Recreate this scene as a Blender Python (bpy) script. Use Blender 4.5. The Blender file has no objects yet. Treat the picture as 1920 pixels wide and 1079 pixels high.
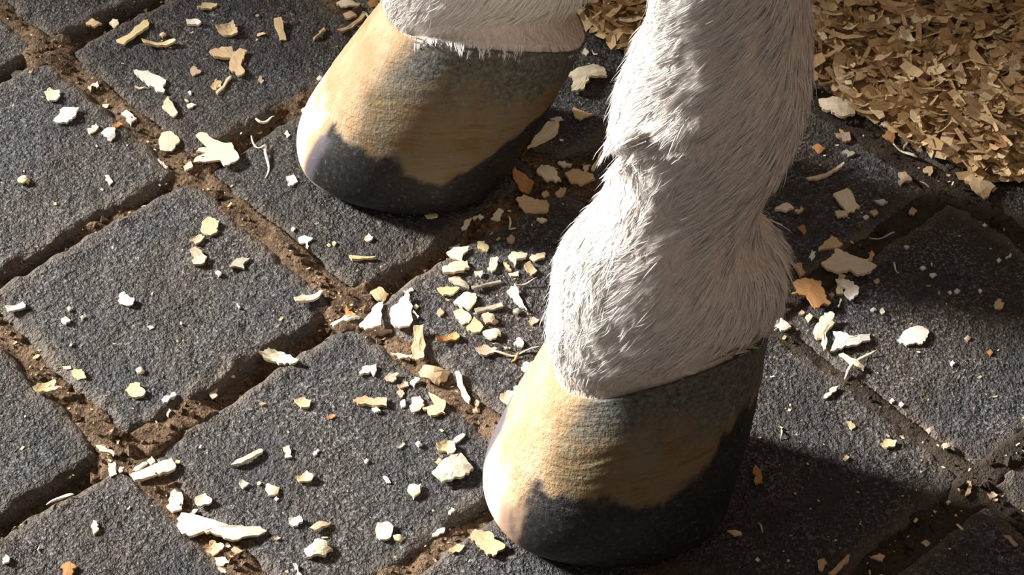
import bpy, math, random
import numpy as np

# ------------------------------------------------------------------ camera, light, exposure
scn = bpy.context.scene
COL = scn.collection
CAM_D, CAM_F, CAM_P = 1.3, 4700.0, math.radians(46)       # distance, focal length in pixels, pitch
cp, sp = math.cos(CAM_P), math.sin(CAM_P)
CAM = np.array([0, -CAM_D*cp, CAM_D*sp]); FW = np.array([0, cp, -sp]); UP = np.array([0, sp, cp]); RT = np.array([1., 0, 0])
cam_d = bpy.data.cameras.new('camera'); cam = bpy.data.objects.new('camera', cam_d); COL.objects.link(cam)
cam.location = CAM; cam.rotation_euler = (math.pi/2 - CAM_P, 0, 0)
cam_d.sensor_width = 36; cam_d.lens = 36*CAM_F/1920; cam_d.clip_start = 0.02
scn.camera = cam
wd = bpy.data.worlds.new('world'); scn.world = wd; wd.use_nodes = True
wd.node_tree.nodes['Background'].inputs[0].default_value = (1.0, 0.91, 0.83, 1)
wd.node_tree.nodes['Background'].inputs[1].default_value = 0.155
SUN_AZ, SUN_EL = math.radians(22), math.radians(25)        # from the left, slightly from behind
sd = bpy.data.lights.new('sun', 'SUN'); sd.energy = 14.5; sd.angle = math.radians(10); sd.color = (1.0, 0.965, 0.90)
sun = bpy.data.objects.new('sun', sd); COL.objects.link(sun)
from mathutils import Vector
ldir = Vector((math.cos(SUN_AZ)*math.cos(SUN_EL), -math.sin(SUN_AZ)*math.cos(SUN_EL), -math.sin(SUN_EL)))
sun.rotation_euler = ldir.to_track_quat('-Z', 'Y').to_euler(); sun.location = (-2, .8, 2)
vs = scn.view_settings
vs.view_transform = 'Standard'; vs.look = 'None'; vs.gamma = 1; vs.exposure = 0; vs.use_curve_mapping = False

# ------------------------------------------------------------------ helpers
rng = np.random.default_rng(7)
def ground(x, y, z=0.0):                                    # photo pixel -> point at height z
    d = FW + RT*(x-960)/CAM_F - UP*(y-539.5)/CAM_F
    return CAM + d*((z-CAM[2])/d[2])
def on_plane(O, psi, x, y):                                 # photo pixel -> point on a leg's upright middle plane
    d = np.array([math.cos(psi), math.sin(psi), 0]); n = np.array([-d[1], d[0], 0])
    ray = FW + RT*(x-960)/CAM_F - UP*(y-539.5)/CAM_F
    t = ((O-CAM)@n)/(ray@n); p = CAM + ray*t
    return (p-O)@d, p[2], t
def hsh(i, j, s):
    v = np.sin(i*127.1 + j*311.7 + s*74.7)*43758.5453
    return v - np.floor(v)
def vnoise(x, y, s=0):
    xi, yi = np.floor(x), np.floor(y); fx, fy = x-xi, y-yi
    fx = fx*fx*(3-2*fx); fy = fy*fy*(3-2*fy)
    a, b, c, d = hsh(xi, yi, s), hsh(xi+1, yi, s), hsh(xi, yi+1, s), hsh(xi+1, yi+1, s)
    return (a*(1-fx)+b*fx)*(1-fy) + (c*(1-fx)+d*fx)*fy
def fbm(x, y, s=0, o=3):
    r = 0; a = .5; n = 0
    for k in range(o):
        r = r + a*vnoise(x*2**k, y*2**k, s+k*3.7); n += a; a *= .5
    return r/n*2-1
def sstep(a, b, x):
    t = np.clip((x-a)/(b-a), 0, 1); return t*t*(3-2*t)
def mesh_np(name, V, quads=None, tris=None, smooth=True):
    me = bpy.data.meshes.new(name); V = np.asarray(V, np.float32)
    nq = 0 if quads is None else len(quads); nt = 0 if tris is None else len(tris)
    me.vertices.add(len(V)); me.vertices.foreach_set('co', V.ravel())
    idx = []
    if nq: idx.append(np.asarray(quads, np.int32).ravel())
    if nt: idx.append(np.asarray(tris, np.int32).ravel())
    idx = np.concatenate(idx); me.loops.add(len(idx)); me.loops.foreach_set('vertex_index', idx)
    me.polygons.add(nq+nt)
    st = np.concatenate([np.arange(nq)*4, nq*4+np.arange(nt)*3]).astype(np.int32)
    me.polygons.foreach_set('loop_start', st)
    me.polygons.foreach_set('use_smooth', np.full(nq+nt, smooth))
    me.update(calc_edges=True); me.validate()
    return me
def attr(me, name, vals):
    a = me.attributes.new(name, 'FLOAT', 'POINT'); a.data.foreach_set('value', np.asarray(vals, np.float32))
def obj(name, me, mat, parent=None):
    o = bpy.data.objects.new(name, me); COL.objects.link(o)
    if mat and not me.materials: me.materials.append(mat)
    if parent: o.parent = parent
    return o
def tag(o, label=None, cat=None, group=None, kind=None):
    for k, v in (('label', label), ('category', cat), ('group', group), ('kind', kind)):
        if v: o[k] = v
    return o
def grid_quads(nu, nv, wrap=False):                         # vertices indexed [v*nu+u]
    u = np.arange(nu if wrap else nu-1); v = np.arange(nv-1)
    U, Vv = np.meshgrid(u, v); U2 = (U+1) % nu
    return np.stack([Vv*nu+U, Vv*nu+U2, (Vv+1)*nu+U2, (Vv+1)*nu+U], -1).reshape(-1, 4)

class N:                                                    # small node-tree writer
    def __init__(s, name):
        s.m = bpy.data.materials.new(name); s.m.use_nodes = True; s.t = s.m.node_tree
        s.b = s.t.nodes['Principled BSDF']
    def n(s, typ, ins=None, **props):
        nd = s.t.nodes.new(typ)
        for k, v in props.items(): setattr(nd, k, v)
        for k, v in (ins or {}).items(): s.put(nd.inputs[k], v)
        return nd
    def put(s, sock, v):
        if isinstance(v, bpy.types.NodeSocket): s.t.links.new(v, sock)
        else: sock.default_value = v if not isinstance(v, tuple) or len(v) != 3 or sock.type == 'VECTOR' else (*v, 1)
    def coord(s, scale=(1, 1, 1)):
        return s.n('ShaderNodeMapping', {'Vector': s.n('ShaderNodeTexCoord').outputs['Object'], 'Scale': scale}).outputs[0]
    def geo(s): return s.n('ShaderNodeNewGeometry').outputs['Position']
    def noise(s, vec, scale, det=3, rough=.5): return s.n('ShaderNodeTexNoise', {'Vector': vec, 'Scale': scale, 'Detail': det, 'Roughness': rough}).outputs['Fac']
    def ramp(s, f, a, b): return s.n('ShaderNodeMapRange', {'Value': f, 'From Min': a, 'From Max': b}).outputs[0]
    def mix(s, f, a, b, mode='MIX'):
        nd = s.t.nodes.new('ShaderNodeMix'); nd.data_type = 'RGBA'; nd.blend_type = mode
        s.put(nd.inputs['Factor'], f); s.put(nd.inputs[6], a); s.put(nd.inputs[7], b); return nd.outputs[2]
    def math(s, op, a, b=0.0): return s.n('ShaderNodeMath', {0: a, 1: b}, operation=op).outputs[0]
    def att(s, name): return s.n('ShaderNodeAttribute', attribute_name=name).outputs['Fac']
    def bump(s, h, strength, dist, normal=None):
        nd = s.n('ShaderNodeBump', {'Height': h, 'Strength': strength, 'Distance': dist})
        if normal: s.put(nd.inputs['Normal'], normal)
        return nd.outputs[0]
    def out(s, color=None, rough=None, normal=None, spec=None):
        if color is not None: s.put(s.b.inputs['Base Color'], color)
        if rough is not None: s.put(s.b.inputs['Roughness'], rough)
        if normal is not None: s.put(s.b.inputs['Normal'], normal)
        if spec is not None: s.put(s.b.inputs['Specular IOR Level'], spec)
        return s.m

# ------------------------------------------------------------------ materials
def m_stone():
    s = N('basalt_sett'); p = s.geo(); rnd = s.n('ShaderNodeObjectInfo').outputs['Random']
    big = s.noise(p, 14, 3); mid = s.noise(p, 240, 4, .65); fine = s.noise(p, 560, 2, .6)
    c = s.mix(s.ramp(mid, .36, .66), (.014, .014, .016), (.072, .068, .070))
    c = s.mix(s.math('MULTIPLY', s.ramp(big, .42, .68), .65), c, (.058, .042, .031))
    c = s.mix(s.math('MULTIPLY', s.ramp(fine, .52, .66), s.ramp(s.noise(p, 30, 3), .30, .62)), c, (.235, .225, .225))
    vor = s.n('ShaderNodeTexVoronoi', {'Vector': p, 'Scale': 330.0}).outputs['Distance']
    c = s.mix(s.math('MULTIPLY', s.ramp(vor, .20, .08), s.ramp(s.noise(p, 90, 2), .52, .66)), c, (.30, .29, .27))
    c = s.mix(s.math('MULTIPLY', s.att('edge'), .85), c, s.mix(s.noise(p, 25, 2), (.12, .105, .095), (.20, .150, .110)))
    k = s.math('ADD', s.math('MULTIPLY', rnd, .45), .78)
    c = s.mix(1.0, c, s.n('ShaderNodeCombineColor', {0: k, 1: k, 2: k}).outputs[0], 'MULTIPLY')
    h = s.math('ADD', s.math('MULTIPLY', mid, 1.0), s.math('MULTIPLY', fine, .6))
    return s.out(c, s.ramp(mid, .1, .8), s.bump(h, 1.0, .0034), .32)
def m_dirt():
    s = N('joint_dirt'); p = s.geo()
    a = s.noise(p, 60, 4, .6); f = s.noise(p, 420, 3, .7)
    c = s.mix(s.ramp(a, .35, .68), (.060, .034, .019), (.200, .132, .082))
    c = s.mix(s.ramp(f, .56, .70), c, (.30, .22, .14))
    c = s.mix(s.ramp(f, .46, .34), c, (.030, .018, .012))
    x = s.n('ShaderNodeSeparateXYZ', {0: p}).outputs[0]        # darker towards the right, so the joints there show less
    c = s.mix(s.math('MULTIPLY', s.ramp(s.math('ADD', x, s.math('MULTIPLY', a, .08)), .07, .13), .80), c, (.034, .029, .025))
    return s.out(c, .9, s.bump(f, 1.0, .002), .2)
def m_wood(name, col, col2):
    s = N(name); p = s.coord((1, .12, 1)); rnd = s.n('ShaderNodeObjectInfo').outputs['Random']
    g = s.noise(p, 1500, 3, .6); q = s.noise(s.coord(), 260, 2)
    c = s.mix(s.ramp(g, .3, .7), col2, col)
    c = s.mix(s.math('MULTIPLY', s.ramp(q, .5, .75), .4), c, col2)
    k = s.math('ADD', s.math('MULTIPLY', rnd, .25), .85)
    c = s.mix(1.0, c, s.n('ShaderNodeCombineColor', {0: k, 1: k, 2: k}).outputs[0], 'MULTIPLY')
    return s.out(c, .75, s.bump(g, .5, .0004), .25)
WOOD = {
    'w': ('white', m_wood('bleached_shaving', (.92, .89, .82), (.84, .78, .66))),
    'c': ('cream', m_wood('cream_shaving', (.90, .83, .66), (.78, .65, .44))),
    't': ('tan', m_wood('tan_shaving', (.76, .58, .37), (.58, .41, .23))),
    'o': ('orange-brown', m_wood('orange_shaving', (.60, .33, .14), (.42, .20, .08))),
    'p': ('pinkish', m_wood('pink_shaving', (.72, .55, .42), (.52, .36, .25))),
    'y': ('yellowish', m_wood('yellow_shaving', (.84, .72, .45), (.66, .52, .27))),
    'g': ('greyish', m_wood('grey_shaving', (.55, .52, .42), (.38, .34, .26))),
}
def m_heap():
    s = N('heap_shavings'); r = s.att('tone'); p = s.geo()
    c = s.n('ShaderNodeValToRGB', {0: r}); e = c.color_ramp.elements
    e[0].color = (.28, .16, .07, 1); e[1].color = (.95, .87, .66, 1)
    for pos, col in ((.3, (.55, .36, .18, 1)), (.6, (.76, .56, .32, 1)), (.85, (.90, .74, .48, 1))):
        k = e.new(pos); k.color = col
    g = s.noise(p, 900, 3)
    return s.out(s.mix(s.ramp(g, .35, .8), c.outputs[0], (.52, .35, .18)), .8, s.bump(g, .5, .0005), .2)
def m_horn():
    s = N('hoof_horn'); p = s.coord(); t = s.att('t')
    warp = s.noise(p, 45, 3); ring = s.n('ShaderNodeTexNoise', {'Scale': 1.0, 'Detail': 4.0, 'Roughness': .65,
        'Vector': s.n('ShaderNodeCombineXYZ', {0: s.math('MULTIPLY', s.att('phi'), 1.6), 1: s.math('ADD', s.math('MULTIPLY', t, 34.0), s.math('MULTIPLY', warp, 3.0))}).outputs[0]}).outputs['Fac']
    fine = s.noise(p, 420, 4, .65); blot = s.noise(p, 70, 4, .6)
    c = s.mix(s.ramp(ring, .2, .8), (.125, .078, .034), (.26, .180, .085))
    c = s.mix(s.math('MULTIPLY', s.ramp(blot, .42, .60), .6), c, (.20, .175, .125))
    c = s.mix(s.att('m_grey'), c, s.mix(s.ramp(fine, .35, .65), (.055, .056, .050), (.17, .167, .145)))
    c = s.mix(s.att('m_front'), c, s.mix(s.ramp(blot, .35, .7), (.47, .29, .15), (.60, .43, .27)))
    c = s.mix(s.att('m_pale'), c, (.80, .72, .58))
    c = s.mix(s.att('m_pink'), c, (.34, .225, .18))
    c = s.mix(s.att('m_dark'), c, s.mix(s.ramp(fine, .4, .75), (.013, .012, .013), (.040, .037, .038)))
    c = s.mix(s.att('m_slate'), c, (.105, .092, .115))
    c = s.mix(s.math('MULTIPLY', s.ramp(fine, .62, .78), .35), c, (.55, .47, .34))
    h = s.math('ADD', s.math('MULTIPLY', ring, .7), s.math('MULTIPLY', fine, 1.0))
    bmp = s.n('ShaderNodeBump', {'Height': h, 'Distance': .0013, 'Strength': s.math('MULTIPLY', s.att('m_rough'), .9)}).outputs[0]
    return s.out(c, s.math('ADD', s.math('MULTIPLY', s.att('m_rough'), .30), .42), bmp, .35)
def m_coat():
    s = N('white_coat'); p = s.coord((1, 1, .35))
    f = s.noise(p, 480, 3); q = s.noise(s.coord(), 40, 3)
    c = s.mix(s.ramp(f, .3, .7), (.60, .53, .48), (.78, .73, .69))
    c = s.mix(s.math('MULTIPLY', s.att('hem'), .6), c, (.45, .34, .26))
    return s.out(c, .8, s.bump(f, .7, .002), .15)
def m_hair():
    s = N('white_hair'); v = s.att('tone')
    c = s.mix(v, (.72, .67, .63), (.94, .92, .90))
    c = s.mix(s.math('MULTIPLY', s.att('hem'), .45), c, (.55, .42, .33))
    s.out(c, .45, spec=.4)
    tr = s.n('ShaderNodeBsdfTranslucent', {'Color': c}).outputs[0]
    mx = s.n('ShaderNodeMixShader', {0: .08, 1: s.b.outputs[0], 2: tr})
    s.t.links.new(mx.outputs[0], s.t.nodes['Material Output'].inputs['Surface'])
    return s.m
def m_plaster():
    s = N('limewashed_wall'); f = s.noise(s.coord(), 12, 4)
    return s.out(s.mix(f, (.36, .31, .25), (.50, .45, .38)), .9, s.bump(f, .4, .01))
def m_timber():
    s = N('blocker_timber'); f = s.noise(s.coord((1, 1, .08)), 40, 4)
    return s.out(s.mix(f, (.05, .03, .018), (.13, .08, .045)), .8, s.bump(f, .4, .004))
TIMBER = m_timber()
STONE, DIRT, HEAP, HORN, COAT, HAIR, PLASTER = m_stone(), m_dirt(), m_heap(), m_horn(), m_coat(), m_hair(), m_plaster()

# ------------------------------------------------------------------ the paved floor: rows along U, setts on a 14.5 cm grid
TH = math.radians(42.0); Uax = np.array([math.cos(TH), math.sin(TH)]); Vax = np.array([-math.sin(TH), math.cos(TH)])
VL = np.array([-.247-.146*k for k in range(5, 0, -1)] + [-.247, -.102, .0455, .1845, .320] + [.320+.142*k for k in range(1, 6)])
UL = np.array([-.068 + .1475*k for k in range(-7, 8)])
GAP = .0090
def uv_of(x, y): return x*Uax[0]+y*Uax[1], x*Vax[0]+y*Vax[1]
def cell(u, v):
    i = np.clip(np.searchsorted(UL, u)-1, 0, len(UL)-2); j = np.clip(np.searchsorted(VL, v)-1, 0, len(VL)-2)
    return i, j
def jit(i, j, k): return hsh(np.asarray(i)*1.37+3.1, np.asarray(j)*2.11+1.7, k)-.5
def sett_rect(i, j):                                        # nominal edges of one sett, with its own small irregularity
    a = UL[i]+GAP/2+jit(i, j, 1)*.005; b = UL[i+1]-GAP/2+jit(i, j, 2)*.005
    c = VL[j]+GAP/2+jit(i, j, 3)*.005; d = VL[j+1]-GAP/2+jit(i, j, 4)*.005
    tight = (np.asarray(j) == 5) & (np.abs(np.asarray(i)-7.5) < 1)    # two setts that almost touch
    b = b+np.where(tight & (np.asarray(i) == 7), .0035, 0); a = a-np.where(tight & (np.asarray(i) == 8), .0020, 0)
    return a, b, c, d
def top_z(x, y, i, j):                                      # relief of the worn top
    return (fbm(x*55, y*55, 2, 3)*.0011 + fbm(x*260, y*260, 9, 2)*.0007 - .0012
            + jit(i, j, 5)*.003 + (jit(i, j, 6)*.03*(x-((UL[i]+UL[i+1])/2*Uax[0]+(VL[j]+VL[j+1])/2*Vax[0]))))
def edge_drop(d):                                           # d: distance to the nearest edge
    q = np.clip(1-d/.007, 0, 1); return -.0050*(1-np.sqrt(np.clip(1-q*q, 0, 1)))
def dirt_z(x, y):
    u, v = uv_of(x, y)                                      # joints between rows are emptier than those within a row
    i, j = cell(u, v); dv = np.minimum(np.abs(v-VL[j]), np.abs(VL[j+1]-v)); du = np.minimum(np.abs(u-UL[i]), np.abs(UL[i+1]-u))
    right = sstep(.02, .10, x); deep = sstep(.012, .004, dv)*sstep(.010, .022, du)*(1-right)
    return -.0028 + .0014*right - .0090*deep*sstep(-.35, .15, fbm(x*17, y*17, 51, 2)) + fbm(x*26, y*26, 21, 2)*.0035 + fbm(x*120, y*120, 5, 3)*.0022
def height(x, y):
    x = np.asarray(x, float); y = np.asarray(y, float)
    u, v = uv_of(x, y); i, j = cell(u, v); a, b, c, d = sett_rect(i, j)
    e = np.minimum(np.minimum(u-a, b-u), np.minimum(v-c, d-v))
    return np.where(e > 0, top_z(x, y, i, j)+edge_drop(np.maximum(e, 0)), dirt_z(x, y))

def axis(lo, hi, flo, fhi, fine, coarse):
    return np.concatenate([np.arange(lo, flo, coarse), np.arange(flo, fhi, fine), np.arange(fhi, hi+coarse, coarse)])
gx = axis(-2.2, 2.2, -.36, .36, .0026, .08); gy = axis(-1.4, 2.2, -.26, .30, .0026, .08)
X, Y = np.meshgrid(gx, gy)
Ug, Vg = uv_of(X, Y); Ig, Jg = cell(Ug, Vg); ra, rb, rc, rd = sett_rect(Ig, Jg)
Eg = np.minimum(np.minimum(Ug-ra, rb-Ug), np.minimum(Vg-rc, rd-Vg))
Zg = np.minimum(dirt_z(X, Y), -.0008)-.015*sstep(.0035, .008, Eg)
V = np.stack([X.ravel(), Y.ravel(), Zg.ravel()], -1)
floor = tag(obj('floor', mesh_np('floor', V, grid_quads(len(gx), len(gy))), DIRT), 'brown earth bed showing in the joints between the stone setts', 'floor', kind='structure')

def sett_mesh(i, j, n):
    a, b, c, d = sett_rect(i, j)
    t = np.linspace(-1, 1, n); t = np.sign(t)*(1-(1-np.abs(t))**1.25)       # finer near the edge
    S, T = np.meshgrid(t, t)
    e0 = np.minimum(1-np.abs(S), 1-np.abs(T))
    # round the corners a little and let the outline wander
    cr = np.clip(np.abs(S)+np.abs(T)-1.72, 0, 1)
    S2, T2 = S*(1-.15*cr), T*(1-.15*cr)
    u = (a+b)/2+S2*(b-a)/2; v = (c+d)/2+T2*(d-c)/2
    wob = sstep(.35, 0, e0)
    u = u + wob*fbm(u*45+i*3, v*45+j*5, 31, 3)*.0030; v = v + wob*fbm(u*45+i*7, v*45+j*2, 37, 3)*.0030
    x = u*Uax[0]+v*Vax[0]; y = u*Uax[1]+v*Vax[1]
    dist = e0*min(b-a, d-c)/2
    z = top_z(x, y, i, j)+edge_drop(dist)+sstep(.02, 0, dist)*fbm(x*120, y*120, 41, 2)*.0018
    P = np.stack([x, y, z], -1).reshape(-1, 3)
    q = grid_quads(n, n)
    # sides
    ring = np.concatenate([np.arange(n), np.arange(2, n)*n-1+0, [n*n-1], np.arange(n*n-2, n*(n-1)-1, -1), np.arange(n*(n-2), 0, -n)])
    ring = np.concatenate([np.arange(0, n), np.arange(2*n-1, n*n, n), np.arange(n*n-2, n*(n-1)-1, -1), np.arange(n*(n-2), 0, -n)])
    low = P[ring].copy(); cen = P.mean(0); low[:, :2] = cen[:2]+(low[:, :2]-cen[:2])*.985; low[:, 2] = -.05
    m = len(ring); k = np.arange(m)
    side = np.stack([ring[k], len(P)+k, len(P)+(k+1) % m, ring[(k+1) % m]], -1)
    me = mesh_np('sett', np.concatenate([P, low]), np.concatenate([q, side]))
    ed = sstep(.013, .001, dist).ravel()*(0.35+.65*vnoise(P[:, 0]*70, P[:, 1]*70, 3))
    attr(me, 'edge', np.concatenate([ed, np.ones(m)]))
    return me
for i in range(len(UL)-1):
    for j in range(len(VL)-1):
        cu, cv = (UL[i]+UL[i+1])/2, (VL[j]+VL[j+1])/2
        x, y = cu*Uax[0]+cv*Vax[0], cu*Uax[1]+cv*Vax[1]
        if abs(x) > .95 or abs(y) > .75: continue
        seen = abs(x) < .38 and -.30 < y < .32
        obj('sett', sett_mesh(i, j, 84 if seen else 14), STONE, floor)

# the stable wall beside the doorway that the light comes through
def box(x0, x1, y0, y1, z0, z1):
    v = [(x, y, z) for z in (z0, z1) for y in (y0, y1) for x in (x0, x1)]
    return np.array(v, float), np.array([(0, 2, 3, 1), (4, 5, 7, 6), (0, 1, 5, 4), (2, 6, 7, 3), (0, 4, 6, 2), (1, 3, 7, 5)])
JX = -1.5; JY = .245 - math.tan(SUN_AZ)*(JX+.15)
v, q = box(JX-.2, JX, JY, 2.2, -.05, 2.3)
v2, q2 = box(1.0, 1.12, -1.3, 2.2, -.05, 2.3)  # unseen wall, added to cut the ambient light from the right
tag(obj('light_blocker_right', mesh_np('light_blocker_right', v2, q2, smooth=False), TIMBER), 'unseen dark timber wall added at the right to block light', 'wall', kind='structure')
tag(obj('wall_left', mesh_np('wall_left', v, q, smooth=False), PLASTER), 'limewashed stable wall beside the doorway', 'wall', kind='structure')

# ------------------------------------------------------------------ the horse: two forelegs with hooves
horse = bpy.data.objects.new('horse', None); COL.objects.link(horse)
tag(horse, 'white-haired horse standing on two forelegs with dark and tan striped hooves', 'horse')
horse.location = (.0, .0, 0); horse.empty_display_size = .05

def place(P, O, psi):                                       # local (forward, left, up) -> world
    f = np.array([-math.cos(psi), -math.sin(psi)]); l = np.array([math.sin(psi), -math.cos(psi)])
    return np.stack([O[0]+P[:, 0]*f[0]+P[:, 1]*l[0], O[1]+P[:, 0]*f[1]+P[:, 1]*l[1], P[:, 2]], -1)

def hoof_mesh(O, psi, ds, near, H, tl, kz):
    cb = .0390 if near else .0435
    na, nt = 256, 110
    ph = np.linspace(-math.pi, math.pi, na, endpoint=False); t = np.linspace(0, 1, nt)
    PH, T = np.meshgrid(ph, t); c, s = np.cos(PH), np.sin(PH)
    bx = np.where(c > 0, .0655*c, .060*np.sign(c)*np.abs(c)**.8); by = .0545*np.sign(s)*np.abs(s)**.9
    cx = -ds+.0525*c; cy = cb*s; cz = H+.0525*tl*c+kz*s*s
    bulge = np.sin(T*math.pi)*.0022
    x = bx*(1-T)+cx*T+bulge*c; y = by*(1-T)+cy*T+bulge*s; z = cz*T
    # rounded toe edge, less towards the heel
    rr = (.26*sstep(-.6, .9, c)+.06); k = np.clip(1-T/rr, 0, 1); ins = (1-np.sqrt(np.clip(1-k*k, 0, 1)))*(.016*sstep(-.5, .9, c)+.003)
    x -= ins*c; y -= ins*s
    rip = fbm(T*26+fbm(PH*1.5, T*3, 4, 2)*1.5, PH*1.2, 8, 3)*.0005*sstep(.28, .45, T)
    x += rip*c; y += rip*s
    P = np.stack([x, y, z], -1).reshape(-1, 3)
    P = np.concatenate([P, [[0, 0, 0.0005]], [[-ds, 0, H-.004]]])
    q = grid_quads(na, nt, True)[:, ::1]
    kk = np.arange(na)
    tris = np.concatenate([np.stack([(kk+1) % na, kk, np.full(na, na*nt)], -1), np.stack([(nt-1)*na+kk, (nt-1)*na+(kk+1) % na, np.full(na, na*nt+1)], -1)])
    me = mesh_np('hoof', place(P, O, psi), q, tris)
    deg = np.degrees(PH); n1 = fbm(PH*5, T*6, 11, 4); n2 = fbm(PH*14, T*10, 13, 4)
    rag = .055*n1+.05*n2
    if near:
        lim = .48+.05*np.sin(PH*3.2)-.05*sstep(40, 80, deg)+.22*sstep(80, 120, deg)+rag  # dark horn rises towards the heel, painting in that side's shade
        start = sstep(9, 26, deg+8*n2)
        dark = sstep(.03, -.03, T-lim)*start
        pale = sstep(-24, -19, deg)*sstep(9, 0, deg+4*n1)*sstep(.50, .30, T+rag)
        pink = sstep(2, 10, deg)*sstep(34, 14, deg+6*n1)*sstep(.40, .28, T+rag)*.85
        slate = sstep(-19, -25, deg)*sstep(-75, -60, deg)*sstep(.62, .48, T+rag)
        rim = sstep(.055, .02, T)*sstep(60, 20, deg)*sstep(-60, -40, deg)
        front = sstep(36, 12, deg+10*n1+18*(T-.6))*sstep(-90, -60, deg)*.9
        grey = sstep(.74, .92, T+.10*n1+.05*n2+.12*sstep(55, 120, deg))*sstep(18, 42, deg)
    else:
        lim = .40+.05*np.sin(PH*2.3+1)-.10*np.exp(-((deg-88)/16)**2)+.16*sstep(105, 140, deg)+rag*.7
        dark = sstep(.02, -.02, T-lim)*sstep(17, 23, deg+1.5*n1)
        pale = sstep(17, 9, deg+3*n1)*sstep(-60, -40, deg)*sstep(.50, .40, T+rag)*np.where(n2+n1*.5 > .18, .35, 1)
        pink = np.zeros_like(T)
        slate = sstep(15, 19, deg)*sstep(29, 23, deg+2*n1)*sstep(.40, .34, T+rag*.3)*.95
        rim = sstep(.085, .05, T)*sstep(52, 26, deg)*sstep(-60, -40, deg)
        front = sstep(44, 18, deg+12*n1)*sstep(-90, -60, deg)*.95
        grey = sstep(.70, .90, T+.12*n1+.06*n2+.05*sstep(55, 120, deg))*sstep(22, 50, deg)
    dark = dark*(1-rim); slate = slate*(1-rim); pale = np.maximum(pale, rim*.7)
    rough = sstep(.30, .44, T+rag)*.85+.15
    ext = lambda a: np.concatenate([np.asarray(a).ravel(), [0, 0]])
    for nm, a in (('t', T), ('phi', np.abs(PH)), ('m_dark', dark), ('m_pale', pale), ('m_pink', pink), ('m_slate', slate), ('m_front', front), ('m_grey', grey), ('m_rough', rough)):
        attr(me, nm, ext(a))
    return me

def loft(keys, n):                                          # smooth interpolation of section rows (first column: height)
    K = np.array(keys, float); z = np.linspace(0, len(K)-1, n); out = np.zeros((n, K.shape[1]))
    for c in range(K.shape[1]):
        y = K[:, c]; m = np.gradient(y)
        i = np.clip(np.floor(z).astype(int), 0, len(K)-2); f = z-i
        h00, h10, h01, h11 = 2*f**3-3*f**2+1, f**3-2*f**2+f, -2*f**3+3*f**2, f**3-f**2
        out[:, c] = h00*y[i]+h10*m[i]+h01*y[i+1]+h11*m[i+1]
    return out

ROWS = [(640, 1022, 1432), (590, 1014, 1474), (540, 1018, 1488), (480, 1034, 1478), (430, 1066, 1440), (380, 1108, 1445), (340, 1128, 1470), (290, 1142, 1503),
        (230, 1134, 1526), (190, 1133, 1533), (140, 1149, 1538), (80, 1176, 1538), (0, 1204, 1533)]
TILT = [.0, .03, .05, .05, .04, .02, 0, 0, 0, 0, 0, 0, 0]
O_NEAR, PSI_NEAR = ground(1128, 921), math.radians(24)
SEC = []
for (yy, L, R), tl in zip(ROWS, TILT):
    s, z, t = on_plane(O_NEAR, PSI_NEAR, (L+R)/2, yy); r = (R-L)/2*t/CAM_F
    SEC.append([z, s, r-.0018, (r-.0018)*.76, tl])
SEC += [[.345, .047, .031, .028, 0], [.42, .047, .032, .030, 0], [.49, .044, .045, .043, 0], [.55, .046, .043, .043, 0], [.66, .046, .052, .047, 0], [.80, .048, .062, .055, 0]]

def leg_surface(O, psi, ds, near, H, tl, kz, nz=300, na=160):
    cb = .0381 if near else .0426
    base = [[H-.012, ds-.003, .0500, cb-.0018, tl], [H+.001, ds, .0506, cb-.0012, tl]]
    if near: secs = [list(r) for r in SEC]
    else: secs = [[r[0], r[1]+(ds-.027), r[2], r[3], r[4]] for r in SEC]
    K = loft(base+secs, nz)
    ph = np.linspace(-math.pi, math.pi, na, endpoint=False)
    PH, Z = np.meshgrid(ph, K[:, 0]); S, A, B, TL = (K[:, k][:, None] for k in (1, 2, 3, 4))
    deg = np.degrees(PH); c, s = np.cos(PH), np.sin(PH)
    dr = np.zeros_like(Z)
    if near:
        al = np.radians(deg)+psi
        z0 = .2055+A*np.sin(np.clip(al, 0, math.pi))*.98
        w = sstep(-60, -20, deg)*sstep(74, 48, deg)
        dr += w*(-.0085*np.exp(-((Z-z0+.0015)/.0036)**2)+.0026*np.exp(-((Z-z0-.0065)/.005)**2))
        dr += .004*np.exp(-((Z-.205)/.03)**2)*sstep(60, 120, deg)*0
    dr += fbm(PH*3, Z*45, 19, 2)*.0012
    Zs = Z+TL*A*c+kz*s*s*sstep(.16, H, Z)
    P = np.stack([-S+(A+dr)*c, (B+dr)*s, Zs], -1)
    return P, K, PH, Z

def leg_mesh(P, Z, H):
    nz, na = P.shape[:2]
    F = P.reshape(-1, 3); top = P[-1].mean(0)
    kk = np.arange(na); tris = np.stack([(nz-1)*na+kk, (nz-1)*na+(kk+1) % na, np.full(na, nz*na)], -1)
    return np.concatenate([F, [top]]), grid_quads(na, nz, True), tris

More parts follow.
